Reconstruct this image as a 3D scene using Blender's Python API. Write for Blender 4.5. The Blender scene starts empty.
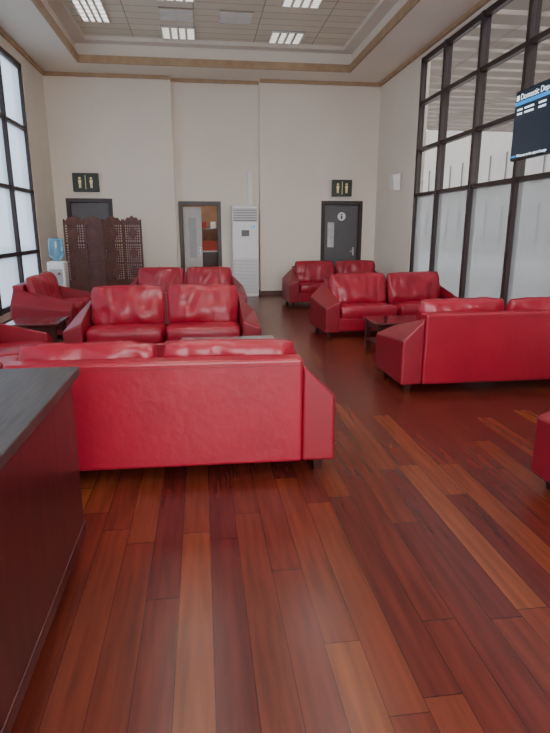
import bpy, math, random
from mathutils import Vector, noise
random.seed(4)
D=bpy.data; SC=bpy.context.scene; COL=SC.collection

# ---------------------------------------------------------------- materials
def mat(name,col,rough=.5,metal=0,var=.08,scale=6,bump=0,bscale=60,coat=0,emit=0,ecol=None,stretch=None,spec=None):
    m=D.materials.new(name); m.use_nodes=True; nt=m.node_tree; N=nt.nodes; L=nt.links
    b=N['Principled BSDF']; b.inputs['Roughness'].default_value=rough; b.inputs['Metallic'].default_value=metal
    b.inputs['Coat Weight'].default_value=coat; b.inputs['Coat Roughness'].default_value=.15
    if spec is not None: b.inputs['Specular IOR Level'].default_value=spec
    tc=N.new('ShaderNodeTexCoord'); mp=N.new('ShaderNodeMapping'); L.new(tc.outputs['Object'],mp.inputs['Vector'])
    if stretch: mp.inputs['Scale'].default_value=stretch
    n=N.new('ShaderNodeTexNoise'); n.inputs['Scale'].default_value=scale; n.inputs['Detail'].default_value=5
    L.new(mp.outputs[0],n.inputs['Vector'])
    r=N.new('ShaderNodeValToRGB'); L.new(n.outputs['Fac'],r.inputs['Fac'])
    e=r.color_ramp.elements; e[0].position=.3; e[1].position=.7
    e[0].color=[max(0,c*(1-var)) for c in col]+[1]; e[1].color=[min(1,c*(1+var)) for c in col]+[1]
    L.new(r.outputs['Color'],b.inputs['Base Color'])
    if bump:
        n2=N.new('ShaderNodeTexNoise'); n2.inputs['Scale'].default_value=bscale; n2.inputs['Detail'].default_value=3
        L.new(mp.outputs[0],n2.inputs['Vector'])
        bp=N.new('ShaderNodeBump'); bp.inputs['Strength'].default_value=bump; bp.inputs['Distance'].default_value=.01
        L.new(n2.outputs['Fac'],bp.inputs['Height']); L.new(bp.outputs['Normal'],b.inputs['Normal'])
    if emit:
        b.inputs['Emission Color'].default_value=list(ecol or col)+[1]; b.inputs['Emission Strength'].default_value=emit
    return m

M={}
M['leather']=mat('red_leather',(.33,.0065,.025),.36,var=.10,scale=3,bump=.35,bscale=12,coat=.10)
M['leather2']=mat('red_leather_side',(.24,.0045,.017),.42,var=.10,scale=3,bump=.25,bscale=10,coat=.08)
M['piping']=mat('red_leather_piping',(.22,.004,.015),.4,var=.05)
M['legwood']=mat('leg_wood',(.045,.012,.008),.35,var=.2)
M['wall']=mat('cream_plaster',(.87,.79,.685),.85,var=.02,scale=1.2,bump=.06,bscale=90)
M['soffit']=mat('soffit_paint',(.86,.79,.69),.8,var=.02,scale=1.5)
M['tan']=mat('tan_trim',(.46,.31,.18),.55,var=.12)
M['frame']=mat('dark_frame',(.035,.018,.018),.4,var=.2)
M['dkwood']=mat('dark_wood',(.055,.016,.012),.35,var=.35,scale=4,stretch=(1,1,10),coat=.2)
M['counterside']=mat('counter_mahogany',(.062,.009,.009),.38,var=.35,scale=3,stretch=(1,6,1),coat=.2)
M['countertop']=mat('counter_dark_laminate',(.046,.036,.033),.42,var=.45,scale=5,stretch=(14,1,1),bump=.06,bscale=20)
M['base']=mat('baseboard_wood',(.10,.035,.02),.4,var=.2)
M['white']=mat('white_plastic',(.84,.84,.82),.35,var=.02)
M['grey']=mat('grey_plastic',(.42,.43,.44),.4,var=.05)
M['black']=mat('black_plastic',(.012,.012,.014),.3,var=.1)
M['door']=mat('grey_door',(.11,.105,.11),.45,var=.06)
M['doorpale']=mat('pale_door',(.62,.60,.58),.45,var=.04)
M['screenwood']=mat('carved_rosewood',(.11,.036,.026),.5,var=.4,scale=12,bump=.3,bscale=40)
M['blue']=mat('bottle_blue',(.30,.62,.82),.1,var=.05)
M['blue'].node_tree.nodes['Principled BSDF'].inputs['Transmission Weight'].default_value=.6
M['yellow']=mat('sign_yellow',(.75,.62,.32),.4,emit=.2,var=.03)
M['signbg']=mat('sign_green_black',(.018,.026,.014),.35)
M['light']=mat('lamp_or_fill_diffuser',(1,1,.97),.5,var=0,emit=31,ecol=(1,.94,.86))  # strong glow, mainly for the added ceiling lamps out of view
M['lightdim']=mat('lamp_diffuser_dim',(1,1,.97),.5,var=0,emit=1.6,ecol=(1,.98,.93))
M['chrome']=mat('louvre_metal',(.75,.75,.74),.25,metal=.8,var=.03)
M['tvbg']=mat('tv_screen',(.008,.016,.030),.12,var=.05,emit=.25,ecol=(.02,.05,.10))
M['tvblue']=mat('tv_blue',(.02,.25,.60),.2,emit=.9,ecol=(.02,.25,.65))
M['tvtext']=mat('tv_text',(.8,.9,1),.3,emit=1.2,ecol=(.75,.9,1))
M['orange']=mat('warm_back_wall',(.36,.20,.12),.6,var=.25,scale=4)
M['redbox']=mat('red_counter',(.40,.04,.03),.5)
M['tabletop']=mat('table_top_gloss',(.06,.012,.010),.08,var=.2,coat=.6)
M['pale']=mat('pale_stone_top',(.55,.56,.56),.15,var=.15,scale=8,coat=.4)
M['smoke']=mat('smoked_glass_top',(.20,.21,.21),.10,var=.15,scale=8,coat=.6)
M['ground']=mat('apron_concrete',(.34,.33,.32),.9,var=.1,scale=.5)
M['canopy']=mat('canopy_metal',(.28,.235,.205),.6,var=.08,scale=1)
M['outwall']=mat('outdoor_cladding',(.27,.26,.25),.7,var=.08,scale=.5)
M['outdark']=mat('outdoor_glazing',(.17,.17,.17),.3,var=.08,scale=.5)

def glass(name,frost,col0=(.74,.79,.82,1),col1=(.90,.93,.94,1),fac=.78,tint=(.34,.33,.32,1)):
    m=D.materials.new(name); m.use_nodes=True; nt=m.node_tree; N=nt.nodes; L=nt.links
    N.clear(); out=N.new('ShaderNodeOutputMaterial')
    tr=N.new('ShaderNodeBsdfTransparent'); tr.inputs[0].default_value=tint
    gl=N.new('ShaderNodeBsdfGlossy'); gl.inputs['Roughness'].default_value=.03
    lw=N.new('ShaderNodeLayerWeight'); lw.inputs['Blend'].default_value=.2
    pw=N.new('ShaderNodeMath'); pw.operation='MULTIPLY_ADD'; L.new(lw.outputs['Facing'],pw.inputs[0]); pw.inputs[1].default_value=.22; pw.inputs[2].default_value=.04
    mx=N.new('ShaderNodeMixShader'); L.new(pw.outputs[0],mx.inputs[0]); L.new(tr.outputs[0],mx.inputs[1]); L.new(gl.outputs[0],mx.inputs[2])
    if not frost: L.new(mx.outputs[0],out.inputs[0]); return m
    tl=N.new('ShaderNodeBsdfTranslucent')
    n=N.new('ShaderNodeTexNoise'); n.inputs['Scale'].default_value=1.3
    tc=N.new('ShaderNodeTexCoord'); L.new(tc.outputs['Object'],n.inputs['Vector'])
    r=N.new('ShaderNodeValToRGB'); r.color_ramp.elements[0].color=col0; r.color_ramp.elements[1].color=col1
    L.new(n.outputs['Fac'],r.inputs[0]); L.new(r.outputs[0],tl.inputs[0])
    m2=N.new('ShaderNodeMixShader'); m2.inputs[0].default_value=fac
    L.new(mx.outputs[0],m2.inputs[1]); L.new(tl.outputs[0],m2.inputs[2]); L.new(m2.outputs[0],out.inputs[0]); return m
M['glass']=glass('clear_glass',0)
M['glassfront']=glass('clear_glass_front',0,tint=(.97,.97,.97,1))
M['frost']=glass('frosted_glass',1,(.16,.165,.165,1),(.24,.245,.245,1),.68,(.28,.29,.29,1)); M['frost2']=glass('blue_film_glass',2,(.10,.122,.145,1),(.15,.178,.205,1),.85,(.19,.22,.25,1))

# floor planks
def floor_mat():
    m=D.materials.new('wood_plank_floor'); m.use_nodes=True; nt=m.node_tree; N=nt.nodes; L=nt.links
    b=N['Principled BSDF']; tc=N.new('ShaderNodeTexCoord'); sx=N.new('ShaderNodeSeparateXYZ'); L.new(tc.outputs['Object'],sx.inputs[0])
    def mt(op,a,bb=None,c=None):
        n=N.new('ShaderNodeMath'); n.operation=op
        for i,v in enumerate((a,bb,c)):
            if v is None: continue
            if isinstance(v,(int,float)): n.inputs[i].default_value=v
            else: L.new(v,n.inputs[i])
        return n.outputs[0]
    W=.145; LEN=1.5
    xr=mt('DIVIDE',sx.outputs[0],W); row=mt('FLOOR',xr); fx=mt('FRACT',xr)
    wn=N.new('ShaderNodeTexWhiteNoise'); wn.noise_dimensions='1D'; L.new(row,wn.inputs['W'])
    yr=mt('ADD',mt('DIVIDE',sx.outputs[1],LEN),mt('MULTIPLY',wn.outputs['Value'],7.3)); idx=mt('FLOOR',yr); fy=mt('FRACT',yr)
    cv=N.new('ShaderNodeCombineXYZ'); L.new(row,cv.inputs[0]); L.new(idx,cv.inputs[1])
    w2=N.new('ShaderNodeTexWhiteNoise'); w2.noise_dimensions='2D'; L.new(cv.outputs[0],w2.inputs['Vector'])
    cr=N.new('ShaderNodeValToRGB'); cr.color_ramp.interpolation='LINEAR'
    E=cr.color_ramp.elements; E[0].position=0; E[0].color=(.090,.012,.009,1); E[1].position=1; E[1].color=(.205,.054,.017,1)
    for p,c in ((.25,(.106,.016,.010,1)),(.6,(.130,.022,.011,1)),(.88,(.160,.033,.013,1))):
        e=E.new(p); e.color=c
    L.new(w2.outputs['Value'],cr.inputs[0])
    mp=N.new('ShaderNodeMapping'); mp.inputs['Scale'].default_value=(18,1.3,1); L.new(tc.outputs['Object'],mp.inputs['Vector'])
    off=N.new('ShaderNodeVectorMath'); off.operation='ADD'; L.new(mp.outputs[0],off.inputs[0])
    sc=N.new('ShaderNodeVectorMath'); sc.operation='SCALE'; sc.inputs['Scale'].default_value=13; L.new(w2.outputs['Color'],sc.inputs[0]); L.new(sc.outputs[0],off.inputs[1])
    g=N.new('ShaderNodeTexNoise'); g.inputs['Scale'].default_value=1.5; g.inputs['Detail'].default_value=4; L.new(off.outputs[0],g.inputs['Vector'])
    gr=N.new('ShaderNodeMapRange'); gr.inputs['From Min'].default_value=.3; gr.inputs['From Max'].default_value=.7; gr.inputs['To Min'].default_value=.72; gr.inputs['To Max'].default_value=1.22; L.new(g.outputs['Fac'],gr.inputs[0])
    mul=N.new('ShaderNodeVectorMath'); mul.operation='SCALE'; L.new(cr.outputs[0],mul.inputs[0]); L.new(gr.outputs[0],mul.inputs['Scale'])
    gx=mt('MINIMUM',fx,mt('SUBTRACT',1,fx)); gy=mt('MINIMUM',fy,mt('SUBTRACT',1,fy))
    gap=mt('MULTIPLY',mt('GREATER_THAN',gx,.012),mt('GREATER_THAN',gy,.0016))
    gp=mt('ADD',mt('MULTIPLY',gap,.6),.40)
    mu2=N.new('ShaderNodeVectorMath'); mu2.operation='SCALE'; L.new(mul.outputs[0],mu2.inputs[0]); L.new(gp,mu2.inputs['Scale'])
    L.new(mu2.outputs[0],b.inputs['Base Color'])
    b.inputs['Roughness'].default_value=.27
    b.inputs['Specular IOR Level'].default_value=.4
    return m
M['floor']=floor_mat()

def tile_mat():
    m=D.materials.new('metal_ceiling_tiles'); m.use_nodes=True; nt=m.node_tree; N=nt.nodes; L=nt.links
    b=N['Principled BSDF']; tc=N.new('ShaderNodeTexCoord')
    br=N.new('ShaderNodeTexBrick'); br.offset=0; br.inputs['Scale'].default_value=1
    br.inputs['Brick Width'].default_value=1.2; br.inputs['Row Height'].default_value=.3; br.inputs['Mortar Size'].default_value=.010
    br.inputs['Color1'].default_value=(.84,.78,.64,1); br.inputs['Color2'].default_value=(.76,.70,.57,1); br.inputs['Mortar'].default_value=(.42,.36,.27,1)
    L.new(tc.outputs['Object'],br.inputs['Vector']); L.new(br.outputs['Color'],b.inputs['Base Color'])
    b.inputs['Roughness'].default_value=.45
    return m
M['tiles']=tile_mat()

# ---------------------------------------------------------------- mesh builder
class MB:
    def __init__(s): s.v=[]; s.f=[]; s.m=[]; s.ms=[]; s.sm=[]
    def mi(s,k):
        if k not in s.ms: s.ms.append(k)
        return s.ms.index(k)
    def add(s,vs,fs,k,smooth=False):
        o=len(s.v); s.v+= [tuple(p) for p in vs]; i=s.mi(k)
        for f in fs: s.f.append([o+j for j in f]); s.m.append(i); s.sm.append(smooth)
    def hexa(s,p,k):
        s.add(p,[(3,2,1,0),(4,5,6,7),(0,1,5,4),(1,2,6,5),(2,3,7,6),(3,0,4,7)],k)
    def box(s,x0,x1,y0,y1,z0,z1,k):
        s.hexa([(x0,y0,z0),(x1,y0,z0),(x1,y1,z0),(x0,y1,z0),(x0,y0,z1),(x1,y0,z1),(x1,y1,z1),(x0,y1,z1)],k)
    def quad(s,pts,k): s.add(pts,[(0,1,2,3)],k)
    def prism(s,pts,y0,y1,k):
        n=len(pts); vs=[(x,y0,z) for x,z in pts]+[(x,y1,z) for x,z in pts]
        s.add(vs,[tuple(range(n)),tuple(range(2*n-1,n-1,-1))]+[(i,i+n,(i+1)%n+n,(i+1)%n) for i in range(n)],k)
    def lathe(s,prof,cx,cy,k,seg=28):
        vs=[];n=len(prof)
        for j in range(seg):
            a=2*math.pi*j/seg
            for r,z in prof: vs.append((cx+r*math.cos(a),cy+r*math.sin(a),z))
        fs=[(j*n+i,((j+1)%seg)*n+i,((j+1)%seg)*n+i+1,j*n+i+1) for j in range(seg) for i in range(n-1)]
        s.add(vs,fs,k,True)
    def build(s,name,parent=None,bevel=0,seg=2,loc=(0,0,0),rot=(0,0,0),smooth=False):
        me=D.meshes.new(name); me.from_pydata(s.v,[],s.f); 
        for k in s.ms: me.materials.append(M[k])
        for p,i,sm in zip(me.polygons,s.m,s.sm): p.material_index=i; p.use_smooth=sm or smooth
        me.update(); o=D.objects.new(name,me); COL.objects.link(o); o.location=loc; o.rotation_euler=rot
        if parent: o.parent=parent
        if bevel:
            b=o.modifiers.new('bevel','BEVEL'); b.width=bevel; b.segments=seg; b.limit_method='ANGLE'; b.harden_normals=False
            b.angle_limit=math.radians(30)
        return o
def empty(name,loc=(0,0,0),rz=0):
    e=D.objects.new(name,None); COL.objects.link(e); e.location=loc; e.rotation_euler=(0,0,rz); e.empty_display_size=.2; return e
def tube(name,pts,r,k,parent,loc=(0,0,0),rot=(0,0,0),cyc=True):
    c=D.curves.new(name,'CURVE'); c.dimensions='3D'; c.bevel_depth=r; c.bevel_resolution=2; s=c.splines.new('POLY'); s.points.add(len(pts)-1)
    for i,p in enumerate(pts): s.points[i].co=(*p,1)
    s.use_cyclic_u=cyc; c.materials.append(M[k]); o=D.objects.new(name,c); COL.objects.link(o); o.parent=parent; o.location=loc; o.rotation_euler=rot; return o

def pillow(name,w,h,T,parent,loc,rot,k,p=2.6,q=.5,edge=.02,seed=0,wr=.008,n=28,pinch=.03,pipe=True):
    vs=[];fs=[];N=n+1
    def pt(i,j,s):
        u=-1+2*i/n; v=-1+2*j/n
        u2=math.sin(u*math.pi/2)*.5+u*.5; v2=math.sin(v*math.pi/2)*.5+v*.5
        t=T/2*(max(0,1-abs(u2)**p)*max(0,1-abs(v2)**p))**q+edge
        rx=1-pinch*(1-v2*v2); rz=1-pinch*(1-u2*u2)
        c=max(0,abs(u2)+abs(v2)-1.55)*.18
        x=w/2*u2*rx*(1-c); z=h/2*v2*rz*(1-c)
        d=noise.noise(Vector((x*5+seed*3.1,z*5+s*4,seed)))*wr+noise.noise(Vector((x*16+seed,z*4,seed+s)))*wr*.7
        if edge<t: d*=min(1,(t-edge)/(T/3+1e-6))
        return (x, s*(t*(1-.15*v2)+d), z)
    for s in (-1,1):
        for j in range(N):
            for i in range(N): vs.append(pt(i,j,s))
    o=N*N
    for j in range(n):
        for i in range(n):
            a=j*N+i; fs.append((a,a+1,a+N+1,a+N)); fs.append((o+a,o+a+N,o+a+N+1,o+a+1))
    bd=[i for i in range(N)]+[j*N+n for j in range(1,N)]+[n*N+i for i in range(n-1,-1,-1)]+[j*N for j in range(n-1,0,-1)]
    for q_ in range(len(bd)):
        a=bd[q_]; b=bd[(q_+1)%len(bd)]; fs.append((a,o+a,o+b,b))
    mb=MB(); mb.add(vs,fs,k,True)
    if pipe: tube(name+'_piping',[vs[a] for a in bd],.0055,'piping',parent,loc,rot)
    return mb.build(name,parent,loc=loc,rot=rot)

# ---------------------------------------------------------------- sofa
SID=[0]
def sofa(x,y,rz,W=2.27,Dp=.86,drop=0):
    SID[0]+=1; sd=SID[0]
    E=empty('sofa',(x,y,0),rz); h=W/2; d=Dp/2; aw=.22
    b=MB(); b.hexa([(-h+aw,d-.20,.09),(h-aw,d-.20,.09),(h-aw,d-.005,.09),(-h+aw,d-.005,.09),(-h+aw,d-.15,.80),(h-aw,d-.15,.80),(h-aw,d,.80),(-h+aw,d,.80)],'leather')
    b.build('backrest',E,.022,4)
    for s,nm in ((-1,'arm_left'),(1,'arm_right')):
        b=MB(); xo=s*h; xi=s*(h-aw)
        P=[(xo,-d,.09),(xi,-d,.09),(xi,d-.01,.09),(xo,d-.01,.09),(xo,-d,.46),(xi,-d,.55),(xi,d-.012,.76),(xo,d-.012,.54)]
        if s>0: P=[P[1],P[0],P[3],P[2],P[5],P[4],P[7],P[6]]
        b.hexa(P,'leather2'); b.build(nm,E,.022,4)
    b=MB(); b.box(-h+aw-.005,h-aw+.005,-d+.02,d-.18,.10,.30,'leather'); b.build('seat_base',E,.02,3)
    b=MB(); b.box(-h+aw+.02,h-aw-.02,d-.012,d+.0035,.755,.760,'piping'); b.build('seam',E,.001)
    iw=(W-2*aw)/2
    for i in (0,1):
        cx=-h+aw+iw*(i+.5)
        pillow('seat_cushion_%d'%(i+1),iw-.005,Dp-.20,.10,E,(cx,-.10,.375),(math.radians(-90),0,0),'leather',p=9,q=.5,edge=.045,seed=sd+i*7,wr=.012,pinch=.0,pipe=False)
        pillow('back_cushion_%d'%(i+1),iw-.01,.52-drop,.17,E,(cx,d-.275,.665-drop*.6),(math.radians(-13),random.uniform(-.015,.015),math.radians(random.uniform(-2,2))),'leather',p=3.2,q=.5,edge=.020,seed=sd*2+i*11,wr=.036,pinch=.03)
    b=MB()
    for sx in (-1,1):
        for sy in (-1,1):
            cx=sx*(h-.10); cy=sy*(d-.10); r=.035; r2=.024
            b.hexa([(cx-r2,cy-r2,0),(cx+r2,cy-r2,0),(cx+r2,cy+r2,0),(cx-r2,cy+r2,0),(cx-r,cy-r,.092),(cx+r,cy-r,.092),(cx+r,cy+r,.092),(cx-r,cy+r,.092)],'legwood')
    b.build('legs',E,.004)
    return E
PI=math.pi
sofa(-.285,3.36+.43,PI+math.radians(-1),drop=.03)
sofa(-.455,6.40+.43,0)
sofa(-.30,9.65+.43,0,W=2.15)
sofa(2.93,8.40,math.radians(5),W=2.36)
sofa(3.07,5.02+.43,PI,W=2.31)
sofa(2.90,11.75,math.radians(2))
sofa(3.14,2.60,PI,W=2.18)
sofa(-2.05,5.25,math.radians(90),W=1.75)
sofa(-2.30,9.05,math.radians(90),W=1.70)

# ---------------------------------------------------------------- room
XL,XR,YB,YF,H=-3.25,4.25,13.7,-3.2,4.85
b=MB(); b.box(XL-.2,XR+.2,YF-.2,YB+.2,-.12,0,'floor'); b.build('floor')
b=MB(); T=YB+.25; f=13.5
b.box(XL-.2,-3.0,f,T,0,H+.5,'wall'); b.box(-1.98,-.56,f,T,0,H+.5,'wall'); b.box(-3.0,-1.98,f,T,2.26,H+.5,'wall'); b.box(-3.0,-1.98,f+.12,T,0,2.26,'wall')
b.box(-.56,-.50,YB,T,0,H+.5,'wall'); b.box(.50,1.42,YB,T,0,H+.5,'wall'); b.box(-.50,.50,YB,T,2.22,H+.5,'wall')
b.box(1.42,2.90,f,T,0,H+.5,'wall'); b.box(3.92,XR+.2,f,T,0,H+.5,'wall'); b.box(2.90,3.92,f,T,2.24,H+.5,'wall'); b.box(2.90,3.92,f+.12,T,0,2.24,'wall')
b.build('wall_back')
WL=(YF+.6,12.0,.22,4.6); WR=(YF+.6,11.08,.16,4.72)
for nm,x0,x1,w in (('wall_left',XL-.2,XL,WL),('wall_right',XR,XR+.2,WR)):
    b=MB(); b.box(x0,x1,YF,w[0],0,H+.5,'wall'); b.box(x0,x1,w[1],13.5,0,H+.5,'wall'); b.box(x0,x1,w[0],w[1],0,w[2],'wall'); b.box(x0,x1,w[0],w[1],w[3],H+.5,'wall'); b.build(nm)
b=MB(); b.box(XL-.2,-2.4,YF-.2,YF,0,H+.5,'wall'); b.box(3.4,XR+.2,YF-.2,YF,0,H+.5,'wall'); b.box(-2.4,3.4,YF-.2,YF,4.4,H+.5,'wall'); b.box(-2.4,3.4,YF-.2,YF,0,.2,'wall'); b.build('wall_front')

def window_side(name,x,w,ys,zs,frost_top,pk='frost'):
    b=MB(); y0,y1,z0,z1=w; t=.045
    b.box(x-t,x+t,y0,y0+.08,z0,z1,'frame'); b.box(x-t,x+t,y1-.09,y1,z0,z1,'frame')
    b.box(x-t,x+t,y0,y1,z0,z0+.09,'frame'); b.box(x-t,x+t,y0,y1,z1-.09,z1,'frame')
    for y in ys: b.box(x-t-.02,x+t+.02,y-.04,y+.04,z0,z1,'frame')
    for z in zs: b.box(x-t,x+t,y0,y1,z-.035,z+.035,'frame')
    for a,c,k in ((z0+.02,frost_top,pk),(frost_top,z1-.02,'glass' if pk=='frost' else pk)):
        b.quad([(x,y0+.02,a),(x,y1-.02,a),(x,y1-.02,c),(x,y0+.02,c)],k)
    b.build(name)
window_side('window_1',XR+.06,WR,[9.99-1.3*i for i in range(10)],[2.24,3.08,3.92],2.24)
window_side('window_2',XL-.06,WL,[10.7-1.3*i for i in range(10)],[1.15,2.3,3.45],2.3,'frost2')
b=MB(); y=YF-.08  # unseen glazing behind the camera, added to let in fill light
for z in (.24,2.2,3.3,4.36): b.box(-2.4,3.4,y-.04,y+.04,z-.04,z+.04,'frame')
for i in range(6): xx=-2.36+i*1.144; b.box(xx-.04,xx+.04,y-.041,y+.041,.2,4.4,'frame')
b.quad([(-2.38,y,.22),(3.38,y,.22),(3.38,y,4.38),(-2.38,y,4.38)],'glassfront'); b.build('fill_window')

# ceiling
TX0,TX1,TY0,TY1=-2.35,3.3,-2.2,12.65
b=MB()
b.box(XL,TX0,YF,YB,H,H+.08,'soffit'); b.box(TX1,XR,YF,YB,H,H+.08,'soffit'); b.box(TX0,TX1,TY1,YB,H,H+.08,'soffit'); b.box(TX0,TX1,YF,TY0,H,H+.08,'soffit')
b.build('ceiling_soffit')
b=MB(); b.box(XL-.2,XR+.2,YF-.2,YB+.2,5.36,5.44,'soffit'); b.build('ceiling_slab')
b=MB(); b.box(TX0-.14,TX1+.14,TY0-.14,TY1+.14,5.28,5.355,'tiles'); b.build('ceiling')
b=MB()
for x0,x1,y0,y1 in ((TX0,TX0+.04,TY0,TY1),(TX1-.04,TX1,TY0,TY1),(TX0+.04,TX1-.04,TY1-.04,TY1),(TX0+.04,TX1-.04,TY0,TY0+.04)):
    b.box(x0,x1,y0,y1,H-.015,H+.13,'tan')
for x0,x1,y0,y1 in ((TX0-.12,TX0-.02,TY0-.12,TY1+.12),(TX1+.02,TX1+.12,TY0-.12,TY1+.12),(TX0-.02,TX1+.02,TY1+.02,TY1+.12),(TX0-.02,TX1+.02,TY0-.12,TY0-.02)):
    b.box(x0,x1,y0,y1,H+.081,5.279,'soffit')
for x0,x1,y0,y1 in ((TX0-.02,TX0+.22,TY0-.02,TY1+.02),(TX1-.22,TX1+.02,TY0-.02,TY1+.02),(TX0+.22,TX1-.22,TY1-.22,TY1+.02)):
    b.box(x0,x1,y0,y1,5.20,5.279,'soffit')
b.build('trim_1')
b=MB()
b.box(XL,XL+.06,YF,13.5,H-.07,H-.001,'tan'); b.box(XR-.06,XR,YF,13.5,H-.07,H-.001,'tan'); b.box(XL+.06,-.56,13.44,13.5,H-.07,H-.001,'tan'); b.box(1.42,XR-.06,13.44,13.5,H-.07,H-.001,'tan'); b.box(-.56,1.42,13.64,13.7,H-.07,H-.001,'tan')
b.build('trim_2')
b=MB()
for a,c,f in ((XL,-3.0,13.5),(-1.98,-.56,13.5),(.5,1.42,13.7),(1.42,2.9,13.5),(3.92,XR,13.5)): b.box(a,c,f-.02,f,0,.11,'base')
b.build('baseboard_back')
b=MB(); b.box(XL,XL+.02,YF,13.48,0,.11,'base'); b.build('baseboard_left')
b=MB(); b.box(XR-.02,XR,YF,13.48,0,.11,'base'); b.build('baseboard_right')

def lamp(x,y,w=.60,l=.60):
    E=empty('ceiling_or_fill_light',(x,y,5.28)); b=MB()
    b.box(-w/2,w/2,-l/2,l/2,-.012,-.001,'lightdim' if y>9 else 'light'); b.build('diffuser',E)
    b=MB()
    for a in (-w/2-.03,w/2): b.box(a,a+.03,-l/2-.03,l/2+.03,-.04,-.001,'chrome')
    for a in (-l/2-.03,l/2): b.box(-w/2,w/2,a,a+.03,-.04,-.001,'chrome')
    for i in range(1,4): x_=-w/2+w*i/4; b.box(x_-.022,x_+.022,-l/2,l/2,-.04,-.013,'chrome')
    for i in range(1,7): y_=-l/2+l*i/7; b.box(-w/2,w/2,y_-.008,y_+.008,-.035,-.013,'chrome')
    b.build('louvre',E)
for y in (12.0,10.1,8.0,6.0,4.0,2.0,0.0):  # nearer rows, out of view, are added and extra bright to light the room
    for x in (-.3,1.8): lamp(x,y)
lamp(-1.75,10.9,.45,1.3)
for x,y in ((.75,11.1),(-.3,11.1),(1.8,9.2)):
    E=empty('ceiling_vent',(x,y,5.279)); b=MB(); b.box(-.3,.3,-.3,.3,-.02,0,'tiles')
    for i in range(8): b.box(-.28,.28,-.27+i*.07,-.235+i*.07,-.03,-.021,'white')
    b.build('grille',E)

def door(name,x0,x1,f,h,leaf=True,panel='door'):
    E=empty(name,((x0+x1)/2,f,0)); w=(x1-x0)/2; t=.09; b=MB()
    b.box(-w,-w+t,-.025,.118,0,h,'frame'); b.box(w-t,w,-.025,.118,0,h,'frame'); b.box(-w+t,w-t,-.025,.118,h-t,h,'frame'); b.build('frame',E,.006)
    if leaf:
        b=MB(); b.box(-w+t+.005,w-t-.005,.02,.07,.008,h-t-.005,panel); b.build('leaf',E,.004)
        b=MB(); b.box(-w+t+.08,-w+t+.24,.012,.02,1.15,h-.5,'pale'); b.build('glass_light',E)
        b=MB(); b.box(w-t-.13,w-t-.09,-.005,.02,.95,1.15,'chrome'); b.box(w-t-.20,w-t-.09,-.03,-.012,1.04,1.06,'chrome'); b.box(w-t-.115,w-t-.10,-.03,0,1.04,1.06,'chrome'); b.build('handle',E)
    return E
door('door_1',-2.999,-1.981,13.5,2.26)
d3=door('door_3',2.901,3.919,13.5,2.24)
b=MB(); vs=[(.10*math.cos(a*PI/14)+0,.10*math.sin(a*PI/14)+1.88) for a in range(28)]; b.prism(vs,.008,.018,'white'); b.box(-.018,.018,.004,.009,1.82,1.90,'black'); b.box(-.02,.02,.004,.009,1.915,1.94,'black'); b.build('restroom_plate',d3)
d2=door('door_2',-.499,.499,13.70,2.22,leaf=False)
b=MB(); b.box(0,.44,-.02,.02,.01,2.1,'doorpale'); b.box(.12,.30,-.03,-.02,.9,1.85,'grey'); b.box(.36,.40,-.05,-.02,.95,1.15,'chrome')
b.build('leaf',d2,loc=(-.40,.16,0),rot=(0,0,math.radians(12)))
y0=YB+.251
for nm,bx,k in (('floor_pantry',(-1.2,1.6,y0,16.6,-.12,0),'floor'),('wall_pantry_left',(-1.3,-1.2,y0,16.6,0,2.8),'wall'),('wall_pantry_right',(1.6,1.7,y0,16.6,0,2.8),'wall'),('wall_pantry_back',(-1.2,1.6,16.6,16.7,0,2.8),'orange'),('ceiling_pantry',(-1.3,1.7,y0,16.7,2.8,2.9),'wall')):
    b=MB(); b.box(*bx,k); b.build(nm)
E=empty('pantry_cabinet',(.55,16.2,0)); b=MB(); b.box(-.9,.9,-.3,.3,0,.95,'dkwood'); b.box(-.92,.92,-.33,.3,.95,.99,'pale'); b.box(-.6,-.1,-.2,.1,.99,1.25,'redbox'); b.box(.0,.3,-.2,.1,.99,1.35,'white'); b.box(-.9,.9,.08,.3,1.55,1.6,'dkwood'); 
for i in range(6): b.box(-.8+i*.27,-.65+i*.27,.12,.26,1.6,1.78,'redbox' if i%2 else 'pale')
b.build('body',E,.005)
E=empty('pantry_ceiling_lamp',(.3,15.2,2.8)); b=MB(); b.lathe([(0,-.08),(.16,-.07),(.2,-.001)],0,0,'light'); b.build('shade',E)

def sign(x,f,z,w,h):
    E=empty('restroom_sign',(x,f,z)); b=MB(); b.box(-w/2,w/2,-.09,-.001,-h/2,h/2,'signbg'); b.build('case',E,.008)
    b=MB()
    for cx in (-w*.22,w*.22):
        s=h*.30
        b.prism([(cx+s*.22*math.cos(a*PI/6),s*.75+s*.22*math.sin(a*PI/6)) for a in range(12)],-.095,-.0895,'yellow')
        b.prism([(cx-s*.22,-s*.25),(cx+s*.22,-s*.25),(cx+s*.30,s*.45),(cx-s*.30,s*.45)],-.095,-.0895,'yellow')
        b.prism([(cx-s*.20,-s*1.0),(cx-s*.04,-s*1.0),(cx-s*.02,-s*.25),(cx-s*.20,-s*.25)],-.095,-.0895,'yellow')
        b.prism([(cx+s*.04,-s*1.0),(cx+s*.20,-s*1.0),(cx+s*.20,-s*.25),(cx+s*.02,-s*.25)],-.095,-.0895,'yellow')
    b.box(-.006,.006,-.095,-.0895,-h*.38,h*.38,'yellow'); b.build('pictograms',E)
sign(-2.52,13.5,2.60,.56,.40); sign(3.38,13.5,2.53,.48,.38)

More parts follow.
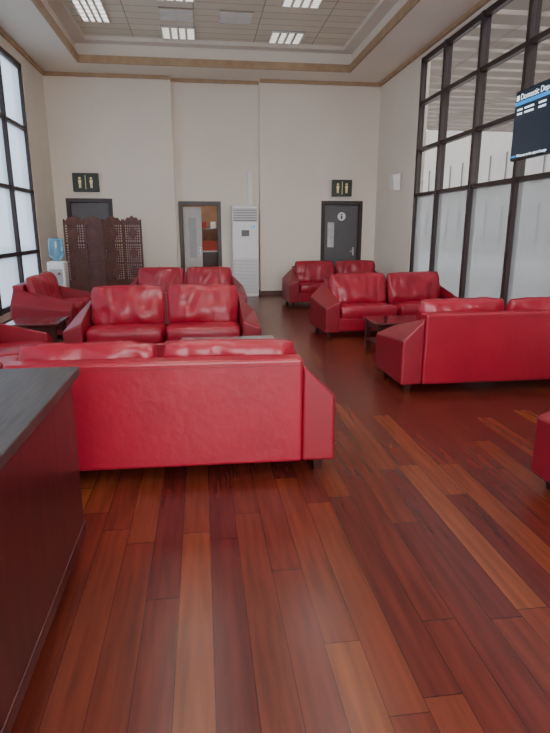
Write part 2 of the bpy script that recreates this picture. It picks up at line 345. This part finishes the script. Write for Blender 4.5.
E=empty('floor_standing_air_conditioner',(1.04,13.42,0)); w=.31; b=MB()
b.box(-w,w,-.20,.20,0,2.12,'white'); b.build('cabinet',E,.025,3)
b=MB(); b.box(-w+.04,w-.04,-.212,-.199,1.76,2.04,'black')
for i in range(7): z=1.785+i*.037; b.box(-w+.045,w-.045,-.222,-.210,z,z+.018,'white')
for i in range(5): x=-w+.10+i*.105; b.box(x,x+.008,-.226,-.210,1.77,2.03,'grey')
b.build('outlet_louvres',E)
b=MB(); b.box(-w+.03,w-.03,-.210,-.199,.95,1.70,'white'); b.box(-.09,.09,-.216,-.209,1.42,1.56,'black'); b.box(.16,.24,-.214,-.209,1.62,1.66,'tvblue'); b.build('front_panel',E,.004)
b=MB(); b.box(-w+.03,w-.03,-.210,-.199,.10,.90,'grey')
for i in range(24): z=.115+i*.033; b.box(-w+.035,w-.035,-.218,-.209,z,z+.02,'white')
b.build('intake_grille',E)
E=empty('conduit_pipe',(1.20,13.66,0)); b=MB(); b.box(-.05,.05,-.03,.039,2.12,2.9,'white'); b.build('trunking',E,.006)

E=empty('wall_speaker',(XR,11.9,2.55)); b=MB(); b.hexa([(-.16,-.12,-.17),(-.03,-.14,-.17),(-.03,.14,-.17),(-.16,.12,-.17),(-.20,-.12,.15),(-.03,-.14,.17),(-.03,.14,.17),(-.20,.12,.15)],'white'); b.box(-.035,0,-.03,.03,-.05,.05,'grey'); b.build('body',E,.012)

E=empty('departures_television',(XR-.15,6.48,2.87)); b=MB(); L_=.74; hh=.42
b.box(-.03,.035,-L_,L_,-hh,hh,'black'); b.build('bezel',E,.008)
b=MB(); b.box(-.034,-.029,-L_+.02,L_-.02,-hh+.025,hh-.02,'tvbg'); b.build('screen',E)
b=MB(); b.box(-.037,-.033,-L_+.02,L_-.02,.24,.285,'tvblue'); b.box(-.037,-.033,L_-.10,L_-.04,.30,.36,'tvtext')
for r in range(2):
    z=.19-r*.05
    for c0,c1 in ((.66,.55),(.50,.30),(.2,.05),(-.1,-.35),(-.5,-.62)): b.box(-.037,-.033,c1,c0,z-.012,z+.010,'tvtext')
b.box(-.037,-.033,L_-.14,L_-.03,-.38,-.36,'tvblue'); b.build('flight_rows',E)
def txt(s,size,y,z):
    c=D.curves.new('screen_text','FONT'); c.body=s; c.size=size; c.extrude=.001; c.materials.append(M['tvtext'])
    o=D.objects.new('screen_text',c); COL.objects.link(o); o.parent=E; o.location=(-.036,y,z); o.rotation_euler=(PI/2,0,-PI/2)
txt('Domestic Departures',.10,L_-.13,.30); txt('Welcome to the airport lounge',.05,L_-.16,-.385)
b=MB(); b.box(.03,.10,-.2,.2,-.15,.15,'black'); b.box(.10,.148,-.60,-.22,-.04,.04,'black'); b.box(.1,.20,-.06,.06,.04,.30,'black'); b.build('wall_bracket',E)

E=empty('water_dispenser',(-2.70,11.0,0)); b=MB(); b.box(-.16,.16,-.16,.16,0,1.0,'white'); b.build('cabinet',E,.03,3)
b=MB(); b.box(-.12,.12,-.166,-.158,.62,.86,'grey'); b.box(-.12,.12,-.166,-.158,.1,.52,'white')
for x in (-.06,.06): b.box(x-.018,x+.018,-.20,-.16,.76,.80,'blue' if x<0 else 'redbox')
b.box(-.11,.11,-.21,-.16,.60,.62,'grey'); b.build('taps',E,.003)
b=MB(); b.lathe([(.05,.99),(.06,1.03),(.13,1.09),(.135,1.12),(.128,1.16),(.135,1.2),(.135,1.3),(.128,1.33),(.135,1.37),(.12,1.42),(0,1.43)],0,0,'blue'); b.build('bottle',E)

E=empty('folding_screen',(-2.02,12.25,0)); pw=.43; x=-.78
for i in range(4):
    a=math.radians(24 if i%2==0 else -24); P=MB()
    hgt=1.72
    P.box(0,.035,-.015,.015,.0,hgt,'screenwood'); P.box(pw-.035,pw,-.015,.015,.0,hgt,'screenwood')
    for z in (.08,.50,.86,1.28,hgt-.05): P.box(.035,pw-.035,-.014,.014,z,z+.04,'screenwood')
    P.box(.035,pw-.035,-.005,.005,.12,.50,'screenwood')
    for k in range(3): cx=.12+k*.09; P.prism([(cx+.035*math.cos(q*PI/4),.31+.13*math.sin(q*PI/4)) for q in range(8)],-.012,.012,'screenwood')
    for (z0,z1,nx,nz) in ((.54,.86,8,7),(.90,1.28,8,8),(1.32,hgt-.05,8,7)):
        for k in range(1,nx): xx=.035+(pw-.07)*k/nx; P.box(xx-.012,xx+.012,-.006,.006,z0,z1,'screenwood')
        for k in range(1,nz): zz=z0+(z1-z0)*k/nz; P.box(.035,pw-.035,-.007,.007,zz-.011,zz+.011,'screenwood')
        cx=pw/2; cz=(z0+z1)/2; P.prism([(cx-.11,cz),(cx,cz-.13),(cx+.11,cz),(cx,cz+.13)],-.009,.009,'screenwood')
    crest=[(0,hgt-.012),(pw,hgt-.012)]+[(pw*(1-k/16),hgt+.03+.09*math.sin(PI*k/16)**1.5+.018*math.cos(k*PI/2)) for k in range(17)]
    P.prism(crest,-.013,.013,'screenwood')
    for xx in (.018,pw-.018): P.lathe([(.016,hgt-.01),(.024,hgt+.03),(.012,hgt+.06),(0,hgt+.075)],xx,0,'screenwood',10)
    P.build('panel_%d'%(i+1),E,loc=(x,-.086 if a>0 else .086,0),rot=(0,0,a)); x+=pw*math.cos(a)

def table(name,x,y,w,l,h,top,rz=0,shelf=True):
    E=empty(name,(x,y,0),rz); b=MB(); b.box(-w/2,w/2,-l/2,l/2,h-.04,h,top); b.build('top',E,.006)
    b=MB()
    for sx in (-1,1):
        for sy in (-1,1):
            cx=sx*(w/2-.06); cy=sy*(l/2-.06); b.box(cx-.03,cx+.03,cy-.03,cy+.03,0,h-.041,'dkwood')
    b.box(-w/2+.05,w/2-.05,-l/2+.05,-l/2+.07,h-.12,h-.041,'dkwood'); b.box(-w/2+.05,w/2-.05,l/2-.07,l/2-.05,h-.12,h-.041,'dkwood')
    b.box(-w/2+.05,-w/2+.07,-l/2+.07,l/2-.07,h-.12,h-.041,'dkwood'); b.box(w/2-.07,w/2-.05,-l/2+.07,l/2-.07,h-.12,h-.041,'dkwood')
    if shelf: b.box(-w/2+.04,w/2-.04,-l/2+.04,l/2-.04,.12,.145,'dkwood')
    b.build('legs_and_shelf',E,.003)
table('coffee_table',.26,5.66,1.0,.6,.45,'smoke')
table('coffee_table',2.75,6.95,1.15,.65,.43,'tabletop')
table('side_table',-2.12,7.35,.65,.65,.45,'tabletop')

E=empty('reception_counter',(-1.05,0,0)); b=MB(); b.box(-.45,.455,-1.2,2.655,.915,.96,'countertop'); b.build('top',E,.006)
b=MB(); b.box(-.43,.42,-1.17,2.62,.10,.915,'counterside'); b.box(-.38,.38,-1.12,2.57,0,.10,'frame'); b.build('body',E,.004)
b=MB(); b.box(-.435,.425,-1.175,2.625,.10,.16,'counterside'); 
b.box(-.435,.425,-1.175,2.625,.875,.914,'counterside'); b.build('rails',E,.004)

# ---------------------------------------------------------------- outside
b=MB(); b.box(-60,60,-60,60,-.3,-.14,'ground'); b.build('ground')
E=empty('outdoor_canopy',(0,0,0)); b=MB()
for i in range(40): y=-6+i*.75; b.box(5.6,13.5,y,y+.52,5.6,5.75,'canopy')
for x in (6.5,9.5,12.5): b.box(x,x+.2,-6,24,5.76,6.0,'canopy')
for y in (0,6,12,18): b.box(12.4,12.7,y,y+.3,-.14,5.6,'frame')
b.build('slats',E)
E=empty('outdoor_building',(0,0,0)); b=MB(); b.box(19,20,-10,60,-.14,9.5,'outwall')
for i in range(34): b.box(18.9,19,-10+i*2,-8.9+i*2,.8,3.0,'outdark'); b.box(18.9,19,-10+i*2,-8.9+i*2,4.2,6.2,'outdark')
b.build('facade',E)

# ---------------------------------------------------------------- world
w=D.worlds.new('World'); SC.world=w; w.use_nodes=True; nt=w.node_tree
bg=nt.nodes['Background']; tc=nt.nodes.new('ShaderNodeTexCoord'); sp=nt.nodes.new('ShaderNodeSeparateXYZ'); cr=nt.nodes.new('ShaderNodeValToRGB')
nt.links.new(tc.outputs['Generated'],sp.inputs[0]); nt.links.new(sp.outputs[2],cr.inputs[0]); nt.links.new(cr.outputs[0],bg.inputs[0])
cr.color_ramp.elements[0].color=(.98,.97,.98,1); cr.color_ramp.elements[1].color=(.86,.91,1,1); bg.inputs[1].default_value=12.0

# ---------------------------------------------------------------- camera
c=D.cameras.new('camera'); o=D.objects.new('camera',c); COL.objects.link(o); SC.camera=o
c.sensor_fit='HORIZONTAL'; c.sensor_width=36; c.lens=36; c.clip_start=.05; c.clip_end=300
o.location=(0,0,1.6); o.rotation_euler=(math.radians(75.9),0,math.radians(-7.5))
